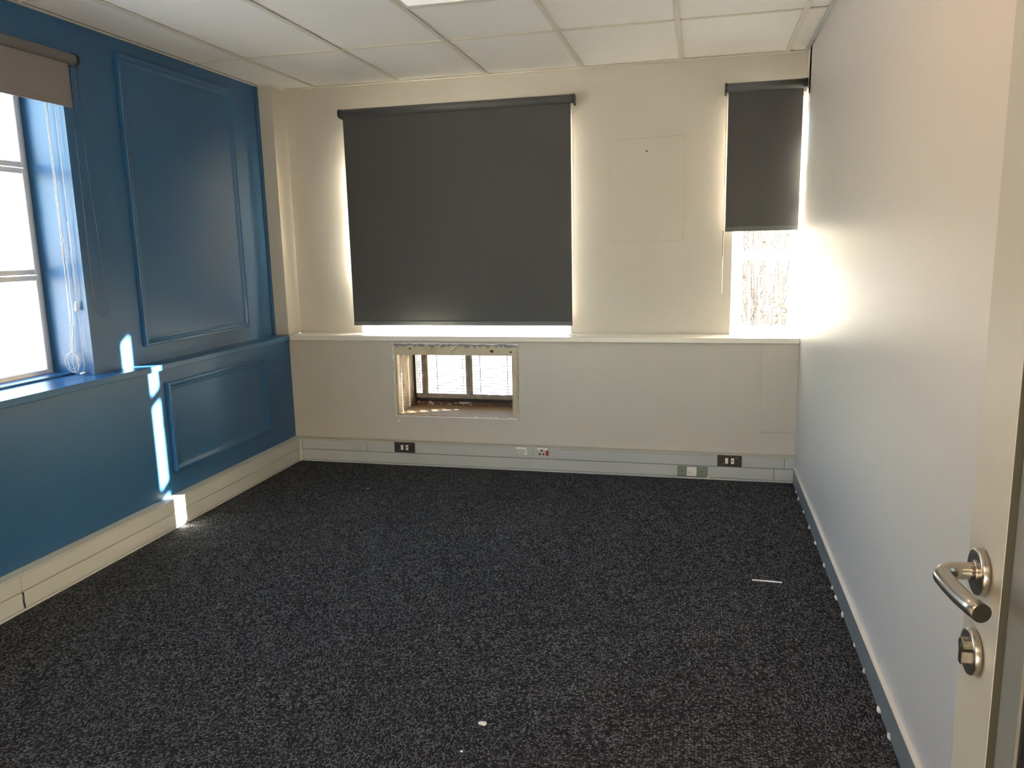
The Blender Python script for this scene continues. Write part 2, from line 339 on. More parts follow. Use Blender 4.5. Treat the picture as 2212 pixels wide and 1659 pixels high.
struct('floor_office', [(-0.5, 4.5, -9.5, -5.21, -0.006, 0.0)], 'white_paint', 'pale floor of the office behind the camera')
struct('wall_next_room', [(4.5, 4.6, -2.5, 0.0, -0.006, 2.70), (W+0.10, 4.6, -2.6, -2.5, -0.006, 2.70)], 'wall', 'walls of the room behind the partition')

# ---- windows
def sash(parent, x0, x1, z0, z1, y, bar, depth, m, axis='y'):
    """four bars and a pane; axis 'y': frame in the xz plane"""
    L = [(x0, x0+bar, z0, z1), (x1-bar, x1, z0, z1), (x0+bar, x1-bar, z0, z0+bar), (x0+bar, x1-bar, z1-bar, z1)]
    bm = bmesh.new()
    for a, b, c, d in L:
        if axis == 'y': bx(bm, a, b, y, y+depth, c, d)
        else: bx(bm, y-depth, y, a, b, c, d)
    o = obj('sash', bm, m, parent, bevel=0.003)
    if axis == 'y': boxes('pane', [(x0+bar, x1-bar, y+depth*0.45, y+depth*0.55, z0+bar, z1-bar)], 'glass', o)
    else: boxes('pane', [(y-depth*0.55, y-depth*0.45, x0+bar, x1-bar, z0+bar, z1-bar)], 'glass', o)
    return o
bars_z = [SIL+0.004, 1.405, 1.918, WZ1]
win1 = struct('window_1', [(-0.40, -0.36, WY1-0.022, WY1, SIL, WZ1), (-0.40, -0.36, WY0, WY0+0.022, SIL, WZ1), (-0.40, -0.36, WY0, WY1, WZ1-0.02, WZ1)], 'white_paint', 'tall window in the blue wall at the left edge')
ycols = [WY1-0.022, -2.30, -2.875, WY0+0.022]
for i in range(3):
    for k in range(3):
        sash(win1, ycols[i+1]+0.002, ycols[i]-0.002, bars_z[k]+0.002, bars_z[k+1]-0.002, -0.345, 0.026, 0.035, 'white_paint', 'x')
win2 = struct('window_2', [(MX0, MX0+0.03, 0.36, 0.42, SIL, MZ1), (MX1-0.03, MX1, 0.36, 0.42, SIL, MZ1), (MX0, MX1, 0.36, 0.42, MZ1-0.03, MZ1), (0.955, 1.075, 0.412, 0.428, SIL, MZ1)], 'white_paint', 'wide window behind the large charcoal blind')  # last box: hidden post added to block a sun leak past the blind
for i in range(3):
    xa = MX0+0.03 + i*(MX1-MX0-0.06)/3; xb = xa + (MX1-MX0-0.06)/3
    for k in range(3):
        za = [SIL+0.002, 1.395, 1.925][k]; zb = [1.393, 1.923, MZ1-0.03][k]
        sash(win2, xa+0.001, xb-0.001, za, zb, 0.375, 0.022, 0.035, 'white_paint')
win3 = struct('window_3', [(RX0, RX0+0.045, 0.33, 0.42, SIL, RZ1), (RX1-0.03, RX1, 0.36, 0.42, SIL, RZ1), (RX0, RX1, 0.36, 0.42, RZ1-0.03, RZ1)], 'white_paint', 'narrow window behind the small charcoal blind')
for (xa, xb) in ((RX0+0.046, 3.462), (3.464, 3.96), (3.962, RX1-0.031)):
    for k in range(3):
        za = [SIL+0.002, 1.400, 1.925][k]; zb = [1.398, 1.923, RZ1-0.032][k]
        bar = 0.026 if xa > 3.2 else 0.030
        sash(win3, xa, xb, za, zb, 0.375, bar, 0.035, 'white_paint')

# ---- trunking along the blue wall and the window wall
def trunk(name, label, along, m, cuts_up, cuts_lo, end0, end1):
    T = 0.0627; B = 0.055
    def box(a0, a1, d0, d1, z0, z1):   # a = along, d = depth out of the wall
        return (d0, d1, a0, a1, z0, z1) if along == 'y' else (a0, a1, -d1, -d0, z0, z1)
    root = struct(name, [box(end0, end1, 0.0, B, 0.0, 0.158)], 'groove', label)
    boxes('trunking_top', [box(end0, end1, 0.0, T, 0.158, 0.1665)], 'beige_lip' if along == 'x' else 'trunk_cream', root, bevel=0.0015)
    boxes('trunking_foot', [box(end0, end1, B, T, 0.0, 0.0115)], m, root, bevel=0.001)
    for cuts, z0, z1 in ((cuts_up, 0.0900, 0.1570), (cuts_lo, 0.0138, 0.0868)):
        c = [end0] + cuts + [end1]
        for a, b in zip(c[:-1], c[1:]):
            boxes('trunking_cover', [box(a+0.0012, b-0.0012, B-0.001, T, z0, z1)], m, root, bevel=0.0015)
    return root
tl = trunk('baseboard_left', 'cream two-channel cable trunking under the blue wall', 'y', 'trunk_cream', [-2.462], [-2.466, -2.458], YF, -0.063)
boxes('corner_piece', [(-0.001, 0.066, -0.075, 0.001, 0.0, 0.1682), (0.060, 0.078, -0.0665, 0.001, 0.0, 0.1675)], 'trunk_cream', tl, bevel=0.002)
bm = bmesh.new(); prism(bm, [(-2.466, 0.085), (-2.458, 0.088), (-2.456, 0.072), (-2.459, 0.045), (-2.455, 0.014), (-2.463, 0.013), (-2.466, 0.045), (-2.462, 0.07)], 'x', 0.0625, 0.0635)
obj('cracked_joint', bm, 'dark', tl, label='dark crooked gap between two trunking covers')
tb = trunk('baseboard_back', 'grey two-channel cable trunking under the window wall', 'x', 'trunk_grey', [0.586, 3.379], [3.319], 0.0785, W-0.001)
boxes('foot_joint', [(0.930, 0.9325, -0.0640, -0.062, 0.0, 0.0115)], 'dark', tb)
br = struct('baseboard_right', [(W-0.0125, W, YF, -0.064, 0.0, 0.100)], 'skirt_grey', 'thin grey skirting along the right wall')
boxes('skirting_lip', [(W-0.0145, W, YF, -0.064, 0.100, 0.104)], 'trim_white', br)
bm = bmesh.new()
for y in (-0.25, -0.38, -0.62, -0.86, -1.08, -1.36, -1.60, -1.70, -1.85, -2.10, -2.28, -2.52, -2.66, -2.86, -2.90, -3.05, -3.30):
    m_ = Matrix.Translation((W-0.014, y, 0.007)) @ Matrix.Diagonal((R.uniform(0.5, 0.9), R.uniform(1.0, 2.6), R.uniform(0.8, 1.5), 1))
    g = bmesh.ops.create_icosphere(bm, subdivisions=1, radius=0.0085, matrix=m_)
    for v in g['verts']: v.co += Vector((R.uniform(-.002, .002), R.uniform(-.004, .004), R.uniform(-.002, .002)))
obj('dried_filler', bm, 'filler', br, kind='stuff', label='white blobs of dried filler at the foot of the skirting')

# ================================================================ HOLE BELOW THE SILL
hole = thing('vent_opening', (1.231, 0.0, AZ0), 'rough opening in the window wall below the sill with a slatted grille', 'vent')
# cream timber frame around the mouth
bm = bmesh.new(); bx(bm, AX0-0.006, AX1+0.006, -0.002, 0.030, 0.772, AZ1-0.002)
obj('head_board', bm, 'old_cream', hole, bevel=0.002, label='scuffed cream board across the top of the opening')
def rough_strip(p0, p1, axis, w0, w1, y0, y1, n):
    """wavy-edged strip between two points on the wall; axis 'x' runs along x (p = z of its straight edge)"""
    bm = bmesh.new(); poly = []
    for i in range(n+1):
        t = i/n; poly.append((p0[0]+(p1[0]-p0[0])*t, p0[1]+(p1[1]-p0[1])*t))
    out = []
    d = Vector((p1[0]-p0[0], p1[1]-p0[1])).normalized(); nrm = Vector((-d.y, d.x))
    for (a, b) in reversed(poly):
        k = R.uniform(w0, w1); out.append((a+nrm.x*k, b+nrm.y*k))
    A = [bm.verts.new((u, y0, v)) for u, v in poly+out]; B = [bm.verts.new((u, y1, v)) for u, v in poly+out]
    m_ = len(A); h_ = n+1
    for i in range(n):
        j = m_-1-i
        bm.faces.new((A[i], A[i+1], A[j-1], A[j])); bm.faces.new((B[i], B[j], B[j-1], B[i+1]))
    for i in range(m_): bm.faces.new((A[i], B[i], B[(i+1) % m_], A[(i+1) % m_]))
    return bm
obj('peeled_edge', rough_strip((AX0-0.012, 0.853), (AX1+0.014, 0.853), 'x', -0.030, -0.008, -0.005, -0.0015, 70), 'flake', hole, label='ragged grey edge of torn paint')
obj('plaster_edge', rough_strip((AX0-0.02, 0.855), (AX1+0.022, 0.855), 'x', -0.011, -0.003, -0.010, -0.004, 40), 'filler', hole)
obj('plaster_edge', rough_strip((AX0+0.004, 0.338), (AX1+0.004, 0.338), 'x', 0.002, 0.012, -0.007, -0.0005, 46), 'filler', hole)
obj('plaster_edge', rough_strip((AX0-0.004, AZ0-0.01), (AX0-0.004, 0.855), 'z', 0.001, 0.011, -0.006, -0.0005, 30), 'filler', hole)
obj('plaster_edge', rough_strip((AX1+0.012, 0.30), (AX1+0.012, 0.855), 'z', -0.006, 0.003, -0.005, -0.0005, 30), 'filler', hole)
obj('side_crack', rough_strip((AX1+0.012, 0.33), (AX1+0.012, 0.80), 'z', 0.0008, 0.0035, -0.0056, -0.0050, 30), 'red_brown', hole)
boxes('side_board', [(AX1-0.030, AX1, 0.0, 0.06, AZ0+0.004, 0.771)], 'old_cream', hole, bevel=0.002)
boxes('side_board', [(AX0-0.002, AX0+0.014, 0.0, 0.05, AZ0+0.004, 0.771)], 'old_cream', hole, bevel=0.002)
# reveals and floor of the hole
boxes('reveal_lining', [(AX0, AX0+0.006, 0.05, 0.352, AZ0, AZ1)], 'raw_plaster', hole)
boxes('reveal_lining', [(AX1-0.006, AX1, 0.06, 0.352, AZ0, AZ1)], 'raw_plaster', hole)
boxes('hole_floor', [(AX0, AX1, 0.004, 0.352, AZ0, AZ0+0.004)], 'raw_wood', hole)
boxes('hole_top', [(AX0, AX1, 0.03, 0.352, AZ1-0.006, AZ1)], 'raw_plaster', hole)
boxes('bottom_rail', [(AX0, AX1, 0.352, 0.39, AZ0, 0.376)], 'red_brown', hole, bevel=0.002)
boxes('dark_gap', [(AX0+0.005, AX1-0.005, 0.370, 0.40, 0.376, 0.402)], 'black', hole)
boxes('middle_rail', [(AX0+0.005, AX1, 0.345, 0.375, 0.402, 0.434)], 'grey_wood', hole, bevel=0.002)
boxes('edge_post', [(AX0, AX0+0.022, 0.335, 0.385, AZ0+0.03, AZ1)], 'black', hole)
for xa, xb in ((0.862, 0.906), (1.201, 1.248), (1.585, 1.640)):
    boxes('grille_post', [(xa, (xa+xb)/2-0.001, 0.350, 0.372, 0.434, AZ1)], 'grey_wood', hole, bevel=0.0015)
    boxes('grille_post', [((xa+xb)/2+0.001, xb, 0.356, 0.374, 0.434, AZ1)], 'grey_wood', hole, bevel=0.0015)
z = 0.447
while z < 0.846:
    boxes('grille_slat', [(AX0+0.02, AX1-0.01, 0.378, 0.393, z-0.0010, z+0.0010)], 'rust', hole)
    z += 0.0218
for x in (0.828, 0.966, 1.166, 1.298, 1.503, 1.62):
    boxes('grille_rod', [(x-0.0022, x+0.0022, 0.3955, 0.3995, 0.434, AZ1)], 'rust', hole)
for (x, z_, r_) in ((0.915, 0.815, 0.008), (1.497, 0.802, 0.0125), (1.628, 0.798, 0.008), (1.470, 0.825, 0.005), (1.205, 0.806, 0.004)):
    bm = bmesh.new(); disc(bm, (x, -0.0026, z_), 'y', r_, 0.001, 12, r_*0.8); obj('screw_hole', bm, 'black', hole)
for (xa, za, xb, zb) in ((1.195, 0.788, 1.262, 0.846), (1.118, 0.818, 1.146, 0.848)):
    bm = bmesh.new(); tube(bm, [(xa, -0.004, za), ((xa+xb)/2-0.004, -0.007, (za+zb)/2), (xb, -0.006, zb)], [0.003, 0.0045, 0.005], 6)
    obj('curled_paint_strip', bm, 'filler', hole)
# unseen slotted board added outside to cut the sun into two columns
def column_y(ys_on_reveal): return ys_on_reveal - KS*(AX0+0.006) + KS*1.72
Y1, Y2 = column_y(0.235), column_y(0.095)
scr = [(1.715, 1.725, 0.47, Y2-0.005, 0.20, 1.6), (1.715, 1.725, Y2+0.005, Y1-0.005, 0.20, 1.6), (1.715, 1.725, Y1+0.005, Y1+0.30, 0.20, 1.6)]
screen = boxes('sun_mask', scr, 'grey_wood', hole)

# ghost of a removed frame on the wall, with its screw
bm = rough_strip((2.262, 2.150), (2.735, 2.158), 'x', -0.004, -0.013, YB-0.0006, YB+0.001, 36)
me_parts = [((2.262, 1.505), (2.262, 2.150), -0.003, -0.012), ((2.742, 1.500), (2.738, 2.158), 0.002, 0.014), ((2.262, 1.505), (2.742, 1.500), 0.002, 0.011)]
obj('tape_residue', bm, 'residue', wall_back, label='faint brown outline left by a removed frame')
for a, b, w0, w1 in me_parts:
    obj('tape_residue', rough_strip(a, b, 'x', w0, w1, YB-0.0006, YB+0.001, 32), 'residue', wall_back)
bm = bmesh.new(); disc(bm, (2.501, YB-0.006, 2.067), 'y', 0.0055, 0.008, 12)
tag(obj('screw', bm, 'black', None), 'small dark screw in the cream wall between the two charcoal blinds', 'screw')
bm = bmesh.new(); disc(bm, (0.808, -0.0012, 0.303), 'y', 0.009, 0.0014, 9, 0.007); obj('wall_chip', bm, 'filler', wall_back)

# ================================================================ ROLLER BLINDS
def bead_chain(parent, pts, m, name='bead_chain', r=0.0016):
    bm = bmesh.new(); tube(bm, pts, r, 6); return obj(name, bm, m, parent)
def loop_pts(a, b, z0, z1, n=8):
    """two strands a and b (x,y pairs) from z1 down to a round turn at z0"""
    a, b = Vector(a), Vector(b); c = (a+b)/2; r = (a-b).length/2; d = (a-b).normalized()
    P = [(a.x, a.y, z1), (a.x, a.y, z0+r)]
    for i in range(1, n):
        t = math.pi*i/n; q = c + d*(r*math.cos(t)); P.append((q.x, q.y, z0+r-r*math.sin(t)))
    P += [(b.x, b.y, z0+r), (b.x, b.y, z1)]; return P
def window_blind(x0, x1, fx0, fx1, zbot, label, chain_x, chain_z):
    t = thing('roller_blind', ((x0+x1)/2, YB, zbot), label, 'blind', 'roller blinds')
    yc = 0.118; zc = 2.405; r = 0.0265; yf = 0.124
    bm = bmesh.new(); tube(bm, [(x0+0.012, yc, zc), (x1-0.012, yc, zc)], r, 28); obj('roll', bm, 'blind_tube', t)
    boxes('fabric', [(fx0, fx1, yf, yf+0.0015, zbot+0.03, zc-0.004)], 'blind', t)
    boxes('white_backing', [(fx0+0.0005, fx1-0.0005, yf+0.0015, yf+0.0022, zbot+0.03, zc-0.004)], 'white_clean', t)
    boxes('bottom_bar', [(fx0-0.001, fx1+0.001, yf-0.004, yf+0.005, zbot, zbot+0.030)], 'blind_tube', t, bevel=0.002, seg=2)
    for xa, xb in ((x0, x0+0.012), (x1-0.012, x1)):
        bm = bmesh.new(); poly = [(YB, zc-0.034), (YB, zc+0.030), (yc, zc+0.030)]
        for i in range(9):
            a = math.pi/2 + math.pi*i/8; poly.append((yc+0.030*math.cos(a), zc+0.030*math.sin(a)))
        poly.append((yc, zc-0.030))
        prism(bm, poly, 'x', xa, xb); obj('bracket', bm, 'black', t, bevel=0.0015)
    bead_chain(t, loop_pts((chain_x, yc-0.012), (chain_x+0.002, yc+0.010), chain_z, zc-0.02), 'cord', 'bead_chain', 0.0017)
    return t
b2 = window_blind(0.431, 2.049, 0.4540, 2.024, 0.962, 'large charcoal roller blind drawn almost to the sill of the wide window', 2.039, 1.150)
b3 = window_blind(2.970, 3.440, 2.992, 3.4215, 1.553, 'narrow charcoal roller blind drawn halfway down beside the right wall', 2.980, 1.175)
bm = bmesh.new(); tube(bm, [(2.9795, 0.098, 1.40), (2.9795, 0.098, 1.56)], 0.0021, 6); obj('chain_joiner', bm, 'black', b3)

# taupe blind on the blue wall
t = thing('roller_blind', (XL, -2.6, 2.18), 'taupe roller blind rolled most of the way up over the left window', 'blind', 'roller blinds')
xc, zc = -0.046, 2.402
bm = bmesh.new(); tube(bm, [(xc, -3.55, zc), (xc, -1.708, zc)], 0.026, 28); obj('roll', bm, 'taupe_blind', t)
boxes('fabric', [(xc+0.004, xc+0.0055, -3.53, -1.745, 2.205, zc-0.006)], 'taupe_blind', t)
boxes('bottom_bar', [(xc+0.001, xc+0.009, -3.53, -1.744, 2.180, 2.207)], 'taupe_blind', t, bevel=0.002, seg=2)
for ya, yb in ((-1.708, -1.694), (-3.564, -3.55)):
    bm = bmesh.new(); poly = [(XL, zc-0.030), (XL, zc+0.030), (xc, zc+0.031)]
    for i in range(9):
        a = math.pi/2 - math.pi*i/8; poly.append((xc+0.031*math.cos(a), zc+0.031*math.sin(a)))
    prism(bm, poly, 'y', ya, yb); obj('bracket', bm, 'black', t, bevel=0.0015)
bead_chain(t, [(xc+0.012, -1.703, zc), (xc+0.012, -1.703, 1.9), (xc+0.012, -1.672, 1.35), (xc+0.012, -1.668, 1.28), (xc+0.012, -1.672, 1.235), (xc+0.012, -1.690, 1.205), (xc+0.012, -1.715, 1.195),
               (xc+0.012, -1.742, 1.207), (xc+0.012, -1.758, 1.24), (xc+0.012, -1.762, 1.30), (xc+0.012, -1.755, 1.9), (xc+0.012, -1.745, zc)], 'black', 'bead_chain', 0.0013)

# white cords of an older blind hanging in the left window
t = thing('blind_cord', (-0.20, -1.745, 1.0), 'pair of long white blind cords ending in a tangle on the blue sill', 'cord')
bm = bmesh.new()
tube(bm, [(-0.185, -1.745, 2.34), (-0.188, -1.745, 1.6), (-0.205, -1.746, 1.10), (-0.215, -1.748, 1.02)], 0.0022, 6)
tube(bm, [(-0.189, -1.749, 2.34), (-0.193, -1.749, 1.6), (-0.192, -1.750, 1.12), (-0.205, -1.752, 1.02)], 0.0018, 6)
tube(bm, [(-0.183, -1.741, 1.6), (-0.180, -1.745, 1.2), (-0.200, -1.752, 1.02)], 0.0015, 6)
obj('cord', bm, 'cord', t)
bm = bmesh.new()
for ph, wd, ln, dy in ((0.0, 0.030, 0.105, 0.0), (0.6, 0.022, 0.085, -0.006), (1.4, 0.034, 0.095, -0.011), (2.2, 0.016, 0.11, 0.004)):
    P = []
    for i in range(17):
        a = 2*math.pi*i/16; P.append((-0.208 + wd*math.sin(a)*math.cos(ph*0.4) + 0.012*ph/2, -1.752+dy+wd*0.5*math.sin(a)*math.sin(ph), 1.02 - ln*(1-math.cos(a))/2))
    tube(bm, P, 0.0014, 5, cap=False)
tube(bm, [(-0.212, -1.752, 1.022), (-0.198, -1.752, 1.016)], 0.004, 6)
obj('knotted_loops', bm, 'cord', t)
t = thing('blind_cord', (-0.15, -1.745, 1.2), 'single white pull cord with a small white tassel in the left window', 'cord')
bm = bmesh.new()
tube(bm, [(-0.145, -1.741, 2.34), (-0.145, -1.741, 1.7), (-0.150, -1.742, 1.2), (-0.152, -1.742, 0.95), (-0.158, -1.745, 0.912)], 0.0014, 6)
tube(bm, [(-0.150, -1.742, 1.66), (-0.157, -1.742, 1.28)], 0.0011, 5)
obj('cord', bm, 'cord', t)
bm = bmesh.new(); tube(bm, [(-0.157, -1.742, 1.275), (-0.157, -1.742, 1.262), (-0.158, -1.742, 1.225)], [0.0025, 0.0055, 0.0085], 10); obj('tassel', bm, 'white_plastic', t)
bm = bmesh.new(); tube(bm, [(-0.175, -1.748, 0.909), (-0.150, -1.744, 0.916)], 0.006, 8); obj('cord_end', bm, 'cord', t)

# ================================================================ SOCKETS ON THE TRUNKING
YT = -0.0632
def plate(parent, x0, x1, z0, z1, m, name='plate', th=0.004):
    return boxes(name, [(x0, x1, YT-th, YT, z0, z1)], m, parent, bevel=0.0012)
def dots(parent, pts, r, m, name, y=YT-0.0042, h=0.0015, n=14):
    for x, z_ in pts:
        bm = bmesh.new(); disc(bm, (x, y-h, z_), 'y', r, h, n); obj(name, bm, m, parent)
def rocker(parent, x0, x1, z0, z1, m, name='rocker'):
    bm = bmesh.new(); y = YT-0.004
    prism(bm, [(y, z0), (y, z1), (y-0.003, z1), (y-0.0055, z1-0.006), (y-0.0025, (z0+z1)/2-0.004), (y-0.0045, z0+0.004), (y-0.003, z0)], 'x', x0, x1)
    return obj(name, bm, m, parent, bevel=0.0006)
def switch_plate(x0, x1, z0, z1, label):
    t = thing('switch_plate', ((x0+x1)/2, YT, z0), label, 'switch', 'dark switch plates on the trunking')
    plate(t, x0, x1, z0, z1, 'black_plate')
    c = (x0+x1)/2; zc_ = (z0+z1)/2
    rocker(t, c-0.0265, c-0.008, zc_-0.018, zc_+0.018, 'white_plastic')
    o = boxes('outlet_insert', [(c+0.009, c+0.0275, YT-0.0065, YT-0.004, zc_-0.018, zc_+0.018)], 'white_clean', t, bevel=0.001)
    dots(o, [(c+0.018, zc_+0.001)], 0.0048, 'black', 'outlet_hole', y=YT-0.0064)
    dots(t, [(c+0.041, zc_+0.021), (c-0.038, zc_-0.019)], 0.0028, 'trunk_grey', 'screw')
    return t
switch_plate(0.792, 0.943, 0.0935, 0.1660, 'dark brown switch plate on the grey trunking below the left side of the wall opening')
switch_plate(2.975, 3.123, 0.0925, 0.1650, 'dark brown switch plate on the grey trunking below the narrow blind')
def socket(x0, label, red):
    t = thing('power_socket', (x0+0.072, YT, 0.0905), label, 'socket', 'three-pin sockets on the trunking')
    plate(t, x0+0.0008, x0+0.1437, 0.0905, 0.1625, 'trunk_grey', th=0.0025)
    y = YT-0.0025
    pins = [(x0+0.060, 0.146), (x0+0.0475, 0.122), (x0+0.0725, 0.122)]
    for x, z_ in pins:
        r1 = 0.0072
        bm = bmesh.new(); disc(bm, (x, y-0.0015, z_), 'y', r1, 0.0015, 18); o = obj('pin_ring', bm, 'dark_red' if red else 'white_clean', t)
        bm = bmesh.new(); disc(bm, (x, y-0.0021, z_), 'y', 0.0050 if red else 0.0036, 0.0008, 14); obj('pin_hole', bm, 'dark_red' if red else 'black', o)
    r_ = rocker(t, x0+0.0885, x0+0.1065, 0.1135, 0.1475, 'red' if red else 'white_plastic')
    lb = boxes('label_strip', [(x0+0.030, x0+0.100, y-0.0008, y, 0.1515, 0.1635)], 'white_clean', t)
    for k in range(5):
        xx = x0+0.056+k*0.0042 + (0.003 if k > 2 else 0)
        boxes('printed_mark', [(xx, xx+0.0028, y-0.0010, y-0.0008, 0.156, 0.159)], 'black', lb)
    dots(t, [(x0+0.1115, 0.148), (x0+0.035, 0.112)], 0.0022, 'dark', 'screw', y=y)
    return t
socket(1.636, 'three-pin socket with a white rocker on the grey trunking, left of the red one', False)
socket(1.7805, 'three-pin socket with dark red holes and a red rocker on the grey trunking', True)
t = thing('phone_socket', (2.82, YT, 0.015), 'sage green plate with a square ivory phone socket on the lower trunking channel', 'socket')
plate(t, 2.728, 2.917, 0.0155, 0.0845, 'green_plate')
boxes('socket_body', [(2.788, 2.849, YT-0.019, YT-0.004, 0.0225, 0.0805)], 'white_plastic', t, bevel=0.003, seg=2)
boxes('jack_opening', [(2.802, 2.814, YT-0.0195, YT-0.0185, 0.043, 0.054)], 'beige_lip', t)
dots(t, [(2.757, 0.052), (2.880, 0.052)], 0.003, 'dark', 'screw')
bm = bmesh.new(); bx(bm, -0.012, 0.012, -0.0015, 0.0015, -0.003, 0.003, Matrix.Translation((2.921, YT-0.006, 0.0155)) @ Matrix.Rotation(-0.5, 4, 'Y'))
obj('broken_corner', bm, 'filler', t)

# ================================================================ DOOR
DX = 3.158
door = struct('door_1', [(DX+0.008, DX+0.036, YF-0.005, -4.189, 0.01, 0.12), (DX+0.008, DX+0.036, YF-0.005, -4.189, 1.95, 2.07), (DX+0.008, DX+0.036, YF-0.005, -4.76, 0.12, 1.95)], 'door', 'cream framed door standing open at the right edge')
boxes('stile', [(DX, DX+0.040, -4.127, -4.025, 0.01, 2.07)], 'door', door, bevel=0.0005)
boxes('stile_shade', [(DX+0.0008, DX+0.039, -4.1285, -4.1270, 0.01, 2.07)], 'door_shade', door)  # thin dark sheet on the stile's near face, shade put into its colour
boxes('glazing_bead', [(DX+0.0075, DX+0.034, -4.178, -4.1285, 0.01, 2.07)], 'door_grey', door, bevel=0.001)
boxes('gasket', [(DX+0.010, DX+0.016, -4.190, -4.178, 0.12, 1.95)], 'black', door)
boxes('glass_panel', [(DX+0.018, DX+0.024, -4.76, -4.178, 0.12, 1.95)], 'door_glass', door)
HZ, HY = 1.127, -4.075
def rosette(y, z_, r=0.0262, th=0.0095):
    bm = bmesh.new()
    for rr, a0, a1 in ((r, 0.0, th*0.62), ):
        disc(bm, (DX-th, y, z_), 'x', rr, th, 48)
    return bm
hd = obj('door_handle', rosette(HY, HZ), 'steel', door, bevel=0.0022, seg=2, smooth=True, label='brushed steel lever handle')
bm = bmesh.new()
nx = DX-0.047; P = [(DX-0.008, HY, HZ), (DX-0.016, HY, HZ)]
rad = 0.024
for i in range(0, 11):
    a = (math.pi/2)*i/10; P.append((nx+rad-rad*math.sin(a), HY-rad*(1-math.cos(a)), HZ))
P += [(nx+0.0010, HY-0.045, HZ), (nx+0.0035, HY-0.070, HZ), (nx+0.0075, HY-0.092, HZ), (nx+0.0115, HY-0.108, HZ)]
tube(bm, P, 0.0098, 24); obj('lever', bm, 'steel', hd)
bm = bmesh.new(); tube(bm, [(DX-0.009, HY, HZ), (DX-0.0115, HY, HZ)], 0.0128, 24); obj('neck_collar', bm, 'steel', hd)
KY, KZ = -4.073, 1.030
kr = obj('key_rosette', rosette(KY, KZ), 'steel', door, bevel=0.0022, seg=2, smooth=True, label='round steel keyhole plate')
bm = bmesh.new(); poly = []
for i in range(15):
    a = math.radians(-55) + math.radians(290)*i/14; poly.append((KY+0.0082*math.cos(a), KZ+0.008+0.0082*math.sin(a)))
poly += [(KY-0.0048, KZ-0.013), (KY-0.003, KZ-0.0155), (KY+0.003, KZ-0.0155), (KY+0.0048, KZ-0.013)]
prism(bm, poly, 'x', DX-0.0165, DX-0.008); obj('lock_cylinder', bm, 'steel_dark', kr, bevel=0.0008)
bm = bmesh.new(); bx(bm, DX-0.0172, DX-0.0164, KY-0.0008, KY+0.0008, KZ+0.004, KZ+0.012); obj('keyway', bm, 'black', kr)

# ================================================================ LOOSE THINGS
bm = bmesh.new()
prism(bm, [(0, 0), (0.075, 0.004), (0.125, -0.006), (0.128, 0.002), (0.077, 0.014), (0.002, 0.008)], 'z', 0.001, 0.004)
for v in bm.verts: v.co.z += 0.006*max(0, v.co.x-0.07)/0.05
bmesh.ops.transform(bm, matrix=Matrix.Translation((3.098, -1.575, 0.0)) @ Matrix.Rotation(-0.12, 4, 'Z'), verts=bm.verts)
tag(obj('plastic_offcut', bm, 'white_clean', None), 'thin bent white plastic offcut lying on the carpet near the right skirting', 'litter')
def crumb(x, y, r, label, m='filler', sx=1.0):
    bm = bmesh.new(); g = bmesh.ops.create_icosphere(bm, subdivisions=2, radius=r, matrix=Matrix.Translation((x, y, r*0.45)) @ Matrix.Diagonal((sx, 1, 0.5, 1)))
    for v in g['verts']: v.co += Vector((R.uniform(-.25, .25), R.uniform(-.25, .25), R.uniform(-.1, .1)))*r
    tag(obj('paint_flake', bm, m, None), label, 'debris')
crumb(0.826, -0.612, 0.006, 'tiny white flake on the carpet nearest the window wall')
crumb(2.202, -2.838, 0.009, 'largest pale crumb on the carpet in the foreground', sx=1.6)
crumb(1.926, -2.446, 0.0045, 'tiny beige crumb on the carpet in the middle of the room', 'raw_wood')
crumb(2.176, -2.981, 0.0045, 'small white crumb on the carpet closest to the camera')
t = thing('folded_card', (3.12, 0.25, SIL), 'small folded white card leaning in the left corner of the narrow window', 'card')
bm = bmesh.new(); bx(bm, -0.015, 0.015, -0.03, 0.03, 0, 0.105, Matrix.Translation((3.150, 0.25, SIL+0.004)) @ Matrix.Rotation(-0.72, 4, 'Y')); obj('card', bm, 'white_paint', t, bevel=0.002)
bm = bmesh.new(); bx(bm, -0.017, 0.017, -0.032, 0.032, 0.098, 0.118, Matrix.Translation((3.150, 0.25, SIL+0.004)) @ Matrix.Rotation(-0.72, 4, 'Y')); obj('card_fold', bm, 'white_clean', t, bevel=0.002)
bm = bmesh.new(); tube(bm, [(1.99, 0.10, SIL+0.004), (2.03, 0.08, SIL+0.005), (2.055, 0.05, SIL+0.004)], 0.003, 6)
tag(obj('chain_hook', bm, 'white_plastic', None), 'small clear plastic chain hook on the sill at the right end of the large blind', 'hook')

